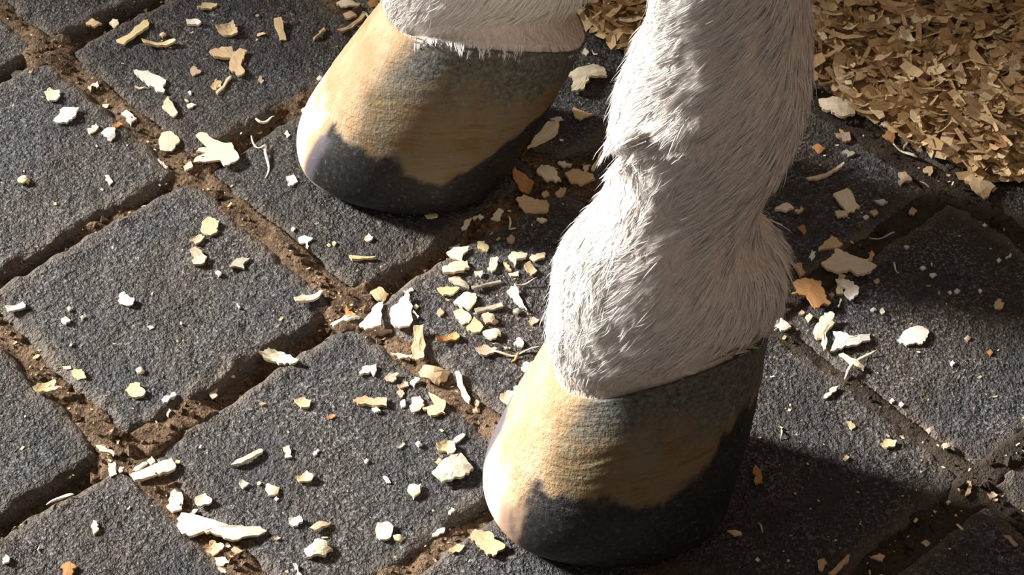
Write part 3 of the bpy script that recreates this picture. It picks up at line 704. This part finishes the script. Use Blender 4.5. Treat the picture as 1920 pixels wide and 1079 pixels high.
 (12,'t','s',[(300,830),(308,855),(320,880)],None,8),
 (12,'g','s',[(408,395),(410,425),(402,455)],None,8),
 (12,'t','f',[(1250,720),(1262,650),(1280,655),(1280,700)],'tan grain in the joint at lower right'),
 (12,'p','f',[(1140,492),(1180,475),(1190,492),(1165,505)],None),
 (12,'p','f',[(1072,400),(1090,388),(1105,403),(1088,416)],None),
 (12,'p','f',[(1050,918),(1075,903),(1095,920),(1075,935)],None),
 (12,'p','f',[(820,985),(860,968),(885,978),(875,1003)],None),
 (12,'t','f',[(570,1015),(605,1003),(618,1025),(595,1060),(580,1055)],None),
 (12,'t','f',[(620,1075),(710,990),(720,995),(715,1020),(645,1085)],'tan stick at the bottom edge right of the near hoof'),
 (12,'p','f',[(1428,885),(1465,890),(1500,930),(1485,937)],'pinkish sliver near the lower right corner'),
 (12,'c','f',[(825,1075),(860,1063),(895,1070),(890,1085),(830,1085)],None),
 (12,'p','f',[(1355,705),(1385,695),(1405,710),(1375,725)],None),
 (12,'p','f',[(1165,728),(1180,718),(1192,730),(1180,740)],None),
 (12,'c','f',[(285,1003),(297,993),(308,1004),(297,1014)],None),
 (12,'w','f',[(905,270),(918,260),(928,272),(915,280)],None),
 (12,'w','f',[(947,288),(960,276),(973,287),(960,298)],None),
 (2,'t','f',[(320,145),(440,65),(455,75),(345,150)],'tan stick pointing at the far leg from upper left'),
 (2,'t','f',[(350,60),(400,38),(415,65),(370,80)],None),
 (2,'c','f',[(320,25),(350,5),(430,20),(420,35),(350,40)],None),
 (2,'c','s',[(430,30),(460,60),(490,95)],None,12),
 (2,'o','f',[(460,15),(490,2),(515,2),(510,30),(480,35)],None),
 (2,'c','f',[(1380,360),(1500,310),(1555,325),(1565,365),(1490,375),(1460,430),(1400,440),(1410,395)],'big ragged cream shaving between the two legs'),
 (2,'c','f',[(1197,700),(1225,650),(1290,580),(1345,580),(1340,620),(1260,665)],'long cream flake at the heel of the far hoof'),
 (2,'t','f',[(1410,505),(1450,520),(1500,530),(1440,560),(1415,550)],None),
 (2,'w','f',[(1300,555),(1350,545),(1365,560),(1310,563)],None),
 (2,'o','f',[(1130,795),(1140,770),(1200,810),(1228,840),(1210,890),(1170,880)],'orange-brown flake behind the far hoof heel'),
 (2,'c','f',[(1240,790),(1265,755),(1320,770),(1355,825),(1290,830)],'cream ragged flake right of the orange-brown flake behind the far hoof'),
 (2,'c','f',[(1338,748),(1370,735),(1405,750),(1370,762)],None),
 (2,'t','f',[(1370,815),(1420,795),(1500,810),(1510,830),(1450,865),(1390,850)],'tan ragged shaving touching the front of the near fetlock'),
 (2,'c','f',[(1450,745),(1490,750),(1470,790)],None),
 (2,'c','f',[(1490,790),(1535,705),(1540,730),(1500,795)],None),
 (2,'t','f',[(1325,885),(1350,858),(1378,865),(1360,898),(1335,900)],None),
 (2,'t','f',[(1263,870),(1285,855),(1300,875),(1275,892)],None),
 (2,'t','f',[(1145,925),(1180,900),(1290,920),(1300,945),(1290,975),(1190,978)],'wide tan flake below the orange-brown flake behind the far hoof'),
 (2,'c','f',[(795,955),(840,922),(880,918),(850,945),(805,962)],None),
 (2,'c','f',[(725,980),(780,965),(785,985),(735,992)],None),
 (2,'c','f',[(1028,1000),(1065,955),(1090,965),(1060,1012)],None),
 (2,'c','f',[(945,990),(980,970),(1000,985),(965,1010)],None),
 (2,'c','f',[(1240,1010),(1265,1003),(1290,1012),(1262,1022)],None),
 (2,'w','f',[(1450,245),(1465,225),(1482,245),(1470,262)],None),
 (2,'w','s',[(1495,240),(1508,252),(1520,265)],None,8),
 (2,'c','f',[(425,200),(455,180),(470,210),(435,230)],None),
 (2,'w','f',[(228,350),(242,338),(255,348),(240,360)],None),
]
def region(x, y):
    if x > 1400:
        if y < 330: return 'between the near leg and the shavings heap'
        if y < 480: return 'in the half shade right of the near fetlock'
        if y < 600: return 'on the right-hand setts level with the near pastern'
        if y < 740: return 'on the lit sett right of the near hoof coronet'
        return 'in the shadow right of the near hoof'
    if x > 1290 and y > 740: return 'in the shadow right of the near hoof'
    if y < 440 and x > 830: return 'behind the far hoof heel'
    if y < 300 and x > 420: return 'beside the front of the far hoof'
    if y < 300 and x > 230: return 'on the sett at upper left'
    if y < 300: return 'around the top left sett corner'
    if x > 800 and y < 830: return 'scattered between the far hoof and near pastern'
    if x > 620 and y < 660: return 'in the joint between the hooves'
    if y < 640: return 'on the left middle sett'
    if x < 330: return 'in the lower left corner'
    if y < 800: return 'at the top of the lower centre sett'
    return 'on the lower centre sett'
def flake_mesh(P2, zb, thick, curl, tilt, r):
    """closed flake from an outline in the floor plane: rough edge, own thickness, slight curl and tilt"""
    P2 = np.asarray(P2, float); c = P2.mean(0)
    out = []
    n = len(P2)
    for k in range(n):                                      # split long edges with a little raggedness
        a, b = P2[k], P2[(k+1) % n]; L = np.linalg.norm(b-a); m = 1 if L < .0012 else 2 if L < .003 else 3 if L < .006 else 5
        for q in range(m):
            p = a+(b-a)*q/m
            if q: p = p+np.array([-(b-a)[1], (b-a)[0]])/max(L, 1e-6)*r.normal(0, .085)*min(L, .006)
            out.append(p)
    R = np.array(out); m = len(R)
    d = R-c; ev, E = np.linalg.eigh(d.T@d); ax = E[:, 1]; bx = E[:, 0]; half = max(np.abs(d@ax).max(), 1e-5)
    def zf(q):
        s = (q@ax)/half; w = q@bx
        return curl*s*s + tilt*(s+1)*.5 + .10*curl*np.sin(s*5+w*700) + curl*.2*(w/max(half*.5, 1e-5))**2
    rings = [d, d*.55]
    top = [np.column_stack([q, zf(q)+thick]) for q in rings]+[np.array([[0, 0, zf(np.zeros((1, 2)))[0]+thick*1.05]])]
    bot = [np.column_stack([q*.97, zf(q)]) for q in rings]+[np.array([[0, 0, zf(np.zeros((1, 2)))[0]]])]
    V = np.concatenate(top+bot); hN = 2*m+1; q4 = []; t3 = []
    for k in range(m):
        l = (k+1) % m
        q4 += [(k, l, m+l, m+k), (hN+l, hN+k, hN+m+k, hN+m+l), (l, k, hN+k, hN+l)]
        t3 += [(m+k, m+l, 2*m), (hN+m+l, hN+m+k, hN+2*m)]
    V[:, 2] -= V[:, 2].min()
    ang = math.atan2(ax[1], ax[0])-math.pi/2                # grain runs along the local Y axis
    ca, sa = math.cos(-ang), math.sin(-ang)
    W = V.copy(); W[:, 0] = V[:, 0]*ca-V[:, 1]*sa; W[:, 1] = V[:, 0]*sa+V[:, 1]*ca
    area = 0.5*np.sum(R[:, 0]*np.roll(R[:, 1], -1)-np.roll(R[:, 0], -1)*R[:, 1])
    if area < 0: q4 = [q[::-1] for q in q4]; t3 = [q[::-1] for q in t3]
    return W, np.array(q4), np.array(t3), c, ang, half
def strip_outline(P2, w):
    P = np.asarray(P2, float); fine = []
    for k in range(len(P)-1):
        for q in range(3): fine.append(P[k]+(P[k+1]-P[k])*q/3)
    fine.append(P[-1]); P = np.array(fine)
    for _ in range(3): P[1:-1] = (P[:-2]+P[1:-1]*2+P[2:])/4
    T = np.gradient(P, axis=0); T /= np.linalg.norm(T, axis=1)[:, None]; Nn = np.column_stack([-T[:, 1], T[:, 0]])
    return P, Nn
def strip_mesh(P2, w, thick, r):
    P, Nn = strip_outline(P2, w); c = P.mean(0); n = len(P); s = np.linspace(-1, 1, n)
    ww = w/2*(1-.55*np.abs(s)**3); zz = .0006+.0022*(1+np.sin(s*3+r.uniform(0, 6)))*.5
    tw = np.sin(s*2.2+r.uniform(0, 6))*.5                   # the ribbon twists along its length
    a = np.column_stack([P+Nn*(ww*np.cos(tw))[:, None]-c, zz+ww*np.sin(tw)]); b = np.column_stack([P-Nn*(ww*np.cos(tw))[:, None]-c, zz-ww*np.sin(tw)])
    A2, B2 = a.copy(), b.copy(); A2[:, 2] += thick; B2[:, 2] += thick
    V = np.concatenate([a, b, B2, A2]); q = []
    for k in range(n-1):
        for f in range(4):
            g2 = (f+1) % 4; q.append((f*n+k, f*n+k+1, g2*n+k+1, g2*n+k))
    q += [(0, n, 2*n, 3*n), (n-1, 4*n-1, 3*n-1, 2*n-1)]
    V[:, 2] -= V[:, 2].min()
    return V, np.array(q), c
SIZE = lambda L: 'tiny' if L < 22 else 'small' if L < 40 else 'middling'
ALL = []
def put_chip(o, lab, x, y, L, word, shape):
    if lab: tag(o, lab, 'wood chip', 'loose wood shavings on the setts')
    else:
        lab = '%s %s wood %s %s' % (SIZE(L), word, shape, region(x, y))
        tag(o, lab, 'wood chip', 'loose wood shavings on the setts')
    ALL.append((o, x))
def ordinals():
    """where look and neighbourhood leave several alike, tell them apart by their order from the left"""
    by = {}
    for o, x in ALL: by.setdefault(o['label'], []).append((x, o))
    nth = ['second', 'third', 'fourth', 'fifth', 'sixth', 'seventh', 'eighth', 'ninth', 'tenth']
    for lab, l in by.items():
        if len(l) < 2: continue
        l.sort(key=lambda q: q[0])
        for k, (x, o) in enumerate(l):
            o['label'] = lab+', '+('leftmost' if k == 0 else 'rightmost' if k == len(l)-1 else nth[k-1]+' from left')
r = np.random.default_rng(21)
NAME = {'f': 'wood_chip', 's': 'wood_curl'}
for row in CH:
    vw, cc, kind, pts, lab = row[:5]; x0, y0, k = VIEW[vw]
    px = np.array([(x0+a*k, y0+b*k) for a, b in pts]); G = np.array([ground(a, b)[:2] for a, b in px])
    mx, my = px.mean(0); word, mat = WOOD[cc]
    ext = (px.max(0)-px.min(0)).max()
    if kind == 's':
        w = row[5]*k/3620.; V, q, c = strip_mesh(G, w, .00045, r)
        zb = float(height(G[:, 0], G[:, 1]).max())
        o = obj('wood_curl', mesh_np('wood_curl', V, q), mat); o.location = (c[0], c[1], zb-.0004)
        put_chip(o, lab, mx, my, ext, word, 'curl'); continue
    big = min(1, ext/60)
    W, q, t, c, ang, half = flake_mesh(G, 0, r.uniform(.0007, .0013)+.0008*big, r.uniform(-.9, 1.0)*.0030*big, r.uniform(0, .0024)*big, r)
    zs = height(np.append(G[:, 0], c[0]), np.append(G[:, 1], c[1])); zb = float(np.sort(zs)[-2])
    o = obj('wood_chip', mesh_np('wood_chip', W, q, t, smooth=False), mat); o.location = (c[0], c[1], zb-.0003); o.rotation_euler = (0, 0, ang)
    ar = abs(0.5*np.sum(G[:, 0]*np.roll(G[:, 1], -1)-np.roll(G[:, 0], -1)*G[:, 1]))
    put_chip(o, lab, mx, my, ext, word, 'splinter' if ar/(2*half)**2 < .22 else 'flake')
N_LOOSE = len(CH)

# ------------------------------------------------------------------ the heap of shavings at upper right
HP = [(960, -30), (1050, 15), (1140, 82), (1200, 100), (1350, 118), (1500, 128), (1548, 160), (1580, 190), (1640, 222), (1700, 262), (1760, 300), (1830, 338), (1920, 345), (2060, 365), (2300, 420), (2700, 300), (2500, -700), (1300, -700)]
HG = np.array([ground(a, b)[:2] for a, b in HP])
def inside_dist(x, y):
    x = np.atleast_1d(x); y = np.atleast_1d(y); ins = np.zeros(len(x), bool); dm = np.full(len(x), 9.)
    n = len(HG)
    for k in range(n):
        a, b = HG[k], HG[(k+1) % n]
        cond = ((a[1] > y) != (b[1] > y)) & (x < (b[0]-a[0])*(y-a[1])/(b[1]-a[1]+1e-12)+a[0]); ins ^= cond
        ab = b-a; t = np.clip(((x-a[0])*ab[0]+(y-a[1])*ab[1])/(ab@ab), 0, 1)
        dm = np.minimum(dm, np.hypot(x-a[0]-ab[0]*t, y-a[1]-ab[1]*t))
    return np.where(ins, dm, -dm)
def heap_z(x, y):
    d = inside_dist(x, y); return np.where(d > 0, .024*(1-np.exp(-np.maximum(d, 0)/.035))+.004*fbm(x*30, y*30, 3, 2)*np.clip(d/.02, 0, 1), -.006)
hr = np.random.default_rng(5)
hx = np.arange(HG[:, 0].min(), HG[:, 0].max(), .006); hy = np.arange(HG[:, 1].min(), HG[:, 1].max(), .006)
X, Y = np.meshgrid(hx, hy); Zh = heap_z(X.ravel(), Y.ravel()).reshape(X.shape)
heapV = [np.stack([X.ravel(), Y.ravel(), Zh.ravel()-.002], -1)]
gq = grid_quads(len(hx), len(hy)); keep = (Zh.ravel()[gq] > -.004).any(1); heapQ = [gq[keep]]
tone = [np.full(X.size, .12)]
def shaving(n, L, w, r):                                    # one curved strip shaving, 4 x 2 vertices
    s = np.linspace(-1, 1, 4)[None]; R = 1
    bend = r.uniform(-.4, 1.0, (n, 1))*.35; ww = w[:, None]/2*(1-.45*np.abs(s)**2*r.random((n, 1)))
    z = bend*(s*s)*L[:, None]/2; sk = r.normal(0, .25, (n, 1))
    a = np.stack([s*L[:, None]/2, ww+sk*s*w[:, None], z], -1); b = np.stack([s*L[:, None]/2, -ww+sk*s*w[:, None], z+r.normal(0, .25, (n, 1))*ww], -1)
    return np.concatenate([a, b], 1)                        # n x 8 x 3
def rot_place(S, pos, yaw, pitch, roll):
    def rx(S, a): c, s = np.cos(a)[:, None], np.sin(a)[:, None]; return np.stack([S[..., 0], S[..., 1]*c-S[..., 2]*s, S[..., 1]*s+S[..., 2]*c], -1)
    def ry(S, a): c, s = np.cos(a)[:, None], np.sin(a)[:, None]; return np.stack([S[..., 0]*c+S[..., 2]*s, S[..., 1], -S[..., 0]*s+S[..., 2]*c], -1)
    def rz(S, a): c, s = np.cos(a)[:, None], np.sin(a)[:, None]; return np.stack([S[..., 0]*c-S[..., 1]*s, S[..., 0]*s+S[..., 1]*c, S[..., 2]], -1)
    return rz(ry(rx(S, roll), pitch), yaw)+pos[:, None]
nS = 21000
x = hr.uniform(HG[:, 0].min(), min(HG[:, 0].max(), .62), nS*2); y = hr.uniform(HG[:, 1].min(), min(HG[:, 1].max(), .62), nS*2)
d = inside_dist(x, y); ok = d > hr.exponential(.002, len(d))-.004; x, y = x[ok][:nS], y[ok][:nS]; n = len(x)
L = .0035+hr.gamma(1.6, .0048, n); w = np.minimum(hr.uniform(.0012, .0075, n), L*.75)
S = rot_place(shaving(n, L, w, hr), np.stack([x, y, np.maximum(heap_z(x, y), 0)+hr.uniform(.0005, .0065, n)], -1), hr.uniform(0, 6.3, n), hr.normal(0, .32, n), hr.normal(0, .45, n))
off = sum(len(v) for v in heapV); heapV.append(S.reshape(-1, 3))
tq = np.array([(k, k+1, 5+k, 4+k) for k in range(3)]); heapQ.append((off+(np.arange(n)*8)[:, None, None]+tq[None]).reshape(-1, 4))
tone.append(np.repeat(np.clip(hr.beta(1.6, 1.5, n), 0, 1), 8))
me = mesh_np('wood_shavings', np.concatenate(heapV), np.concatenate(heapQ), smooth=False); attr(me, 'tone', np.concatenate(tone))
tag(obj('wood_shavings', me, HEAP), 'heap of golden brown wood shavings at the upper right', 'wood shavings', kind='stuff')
# the largest shavings lying on top of the heap, one by one
nI = 300-N_LOOSE; placed = []
while len(placed) < nI:
    a = hr.uniform(1135, 1925) if hr.random() < .12 else hr.uniform(1535, 1925); b = hr.uniform(-10, 340); g2 = ground(a, b, .022)[:2]
    dd = inside_dist(g2[0], g2[1])[0]
    if dd < .006 or (1205 < a < 1530) or (a < 1205 and b > 70): continue
    if any((g2[0]-q[0])**2+(g2[1]-q[1])**2 < .011**2 for q in placed): continue
    placed.append(g2)
for k, g2 in enumerate(placed):
    cc = 'ctctytoptc'[k % 10]; word, mat = WOOD[cc]; n = int(hr.integers(5, 8))
    a = np.sort(hr.uniform(0, 2*math.pi, n)); a = np.linspace(0, 2*math.pi, n, endpoint=False)+hr.normal(0, .2, n)
    Lx, Ly = hr.uniform(.006, .0115), hr.uniform(.0028, .0055); rr = hr.uniform(.75, 1.1, n); th = hr.uniform(0, 3.14)
    q2 = np.column_stack([np.cos(a)*Lx*rr, np.sin(a)*Ly*rr]); q2 = np.column_stack([q2[:, 0]*math.cos(th)-q2[:, 1]*math.sin(th), q2[:, 0]*math.sin(th)+q2[:, 1]*math.cos(th)])+g2
    W, q, t, c, ang, half = flake_mesh(q2, 0, .0006, hr.uniform(.4, 1.0)*.0035, hr.uniform(0, .002), hr)
    o = obj('wood_shaving', mesh_np('wood_shaving', W, q, t, smooth=False), mat)
    o.location = (c[0], c[1], float(heap_z(c[0], c[1])[0])+.0055); o.rotation_euler = (hr.normal(0, .12), hr.normal(0, .12), ang)
    tag(o, '%s shaving lying on top of the heap at upper right' % word, 'wood shaving', 'larger shavings on top of the heap'); ALL.append((o, o.location.x))
ordinals()

# ------------------------------------------------------------------ fine sawdust and grit, far too many to count
sr = np.random.default_rng(11)
nC = 9000
x = sr.uniform(-.34, .36, nC); y = sr.uniform(-.24, .28, nC)
u, v = uv_of(x, y); i, j = cell(u, v); a, b, c, d = sett_rect(i, j)
e = np.minimum(np.minimum(u-a, b-u), np.minimum(v-c, d-v))
den = np.where(e < .001, .55, .055)+.16*np.exp(-((x-.0)**2+(y+.0)**2)/.0064)*(e > 0)*.5+.12*((x > .12) & (y < .06))
clear = (np.hypot(x-O_NEAR[0], y-O_NEAR[1]) > .074) & (np.hypot(x-O_FAR[0], y-O_FAR[1]) > .074)
ok = (sr.random(nC) < den) & (inside_dist(x, y) < 0) & clear; x, y = x[ok], y[ok]; n = len(x)
L = sr.exponential(.0007, n)+.0007; w = L*sr.uniform(.3, .9, n)
S = rot_place(shaving(n, L, w, sr), np.stack([x, y, height(x, y)+.0006], -1), sr.uniform(0, 6.3, n), sr.normal(0, .15, n), sr.normal(0, .15, n))
me = mesh_np('sawdust', S.reshape(-1, 3), ((np.arange(n)*8)[:, None, None]+tq[None]).reshape(-1, 4), smooth=False)
attr(me, 'tone', np.repeat(sr.uniform(.45, 1, n), 8))
tag(obj('sawdust', me, HEAP), 'fine pale sawdust specks strewn over the setts and joints', 'sawdust', kind='stuff')
# coarse crumbs of earth and bark in the joints
nC = 16000
x = sr.uniform(-.34, .36, nC); y = sr.uniform(-.24, .28, nC)
u, v = uv_of(x, y); i, j = cell(u, v); a, b, c, d = sett_rect(i, j)
e = np.minimum(np.minimum(u-a, b-u), np.minimum(v-c, d-v)); ok = e < .0015; x, y = x[ok], y[ok]; n = len(x)
R0 = sr.exponential(.0006, n)+.0005
oct6 = np.array([(1, 0, 0), (0, 1, 0), (-1, 0, 0), (0, -1, 0), (0, 0, 1), (0, 0, -1)], float)
S = oct6[None]*R0[:, None, None]*sr.uniform(.6, 1.3, (n, 6, 1)); S = rot_place(S, np.stack([x, y, height(x, y)+R0*.3], -1), sr.uniform(0, 6.3, n), sr.normal(0, .8, n), sr.normal(0, .8, n))
t8 = np.array([(0, 1, 4), (1, 2, 4), (2, 3, 4), (3, 0, 4), (1, 0, 5), (2, 1, 5), (3, 2, 5), (0, 3, 5)])
me = mesh_np('joint_grit', S.reshape(-1, 3), None, ((np.arange(n)*6)[:, None, None]+t8[None]).reshape(-1, 3), smooth=False)
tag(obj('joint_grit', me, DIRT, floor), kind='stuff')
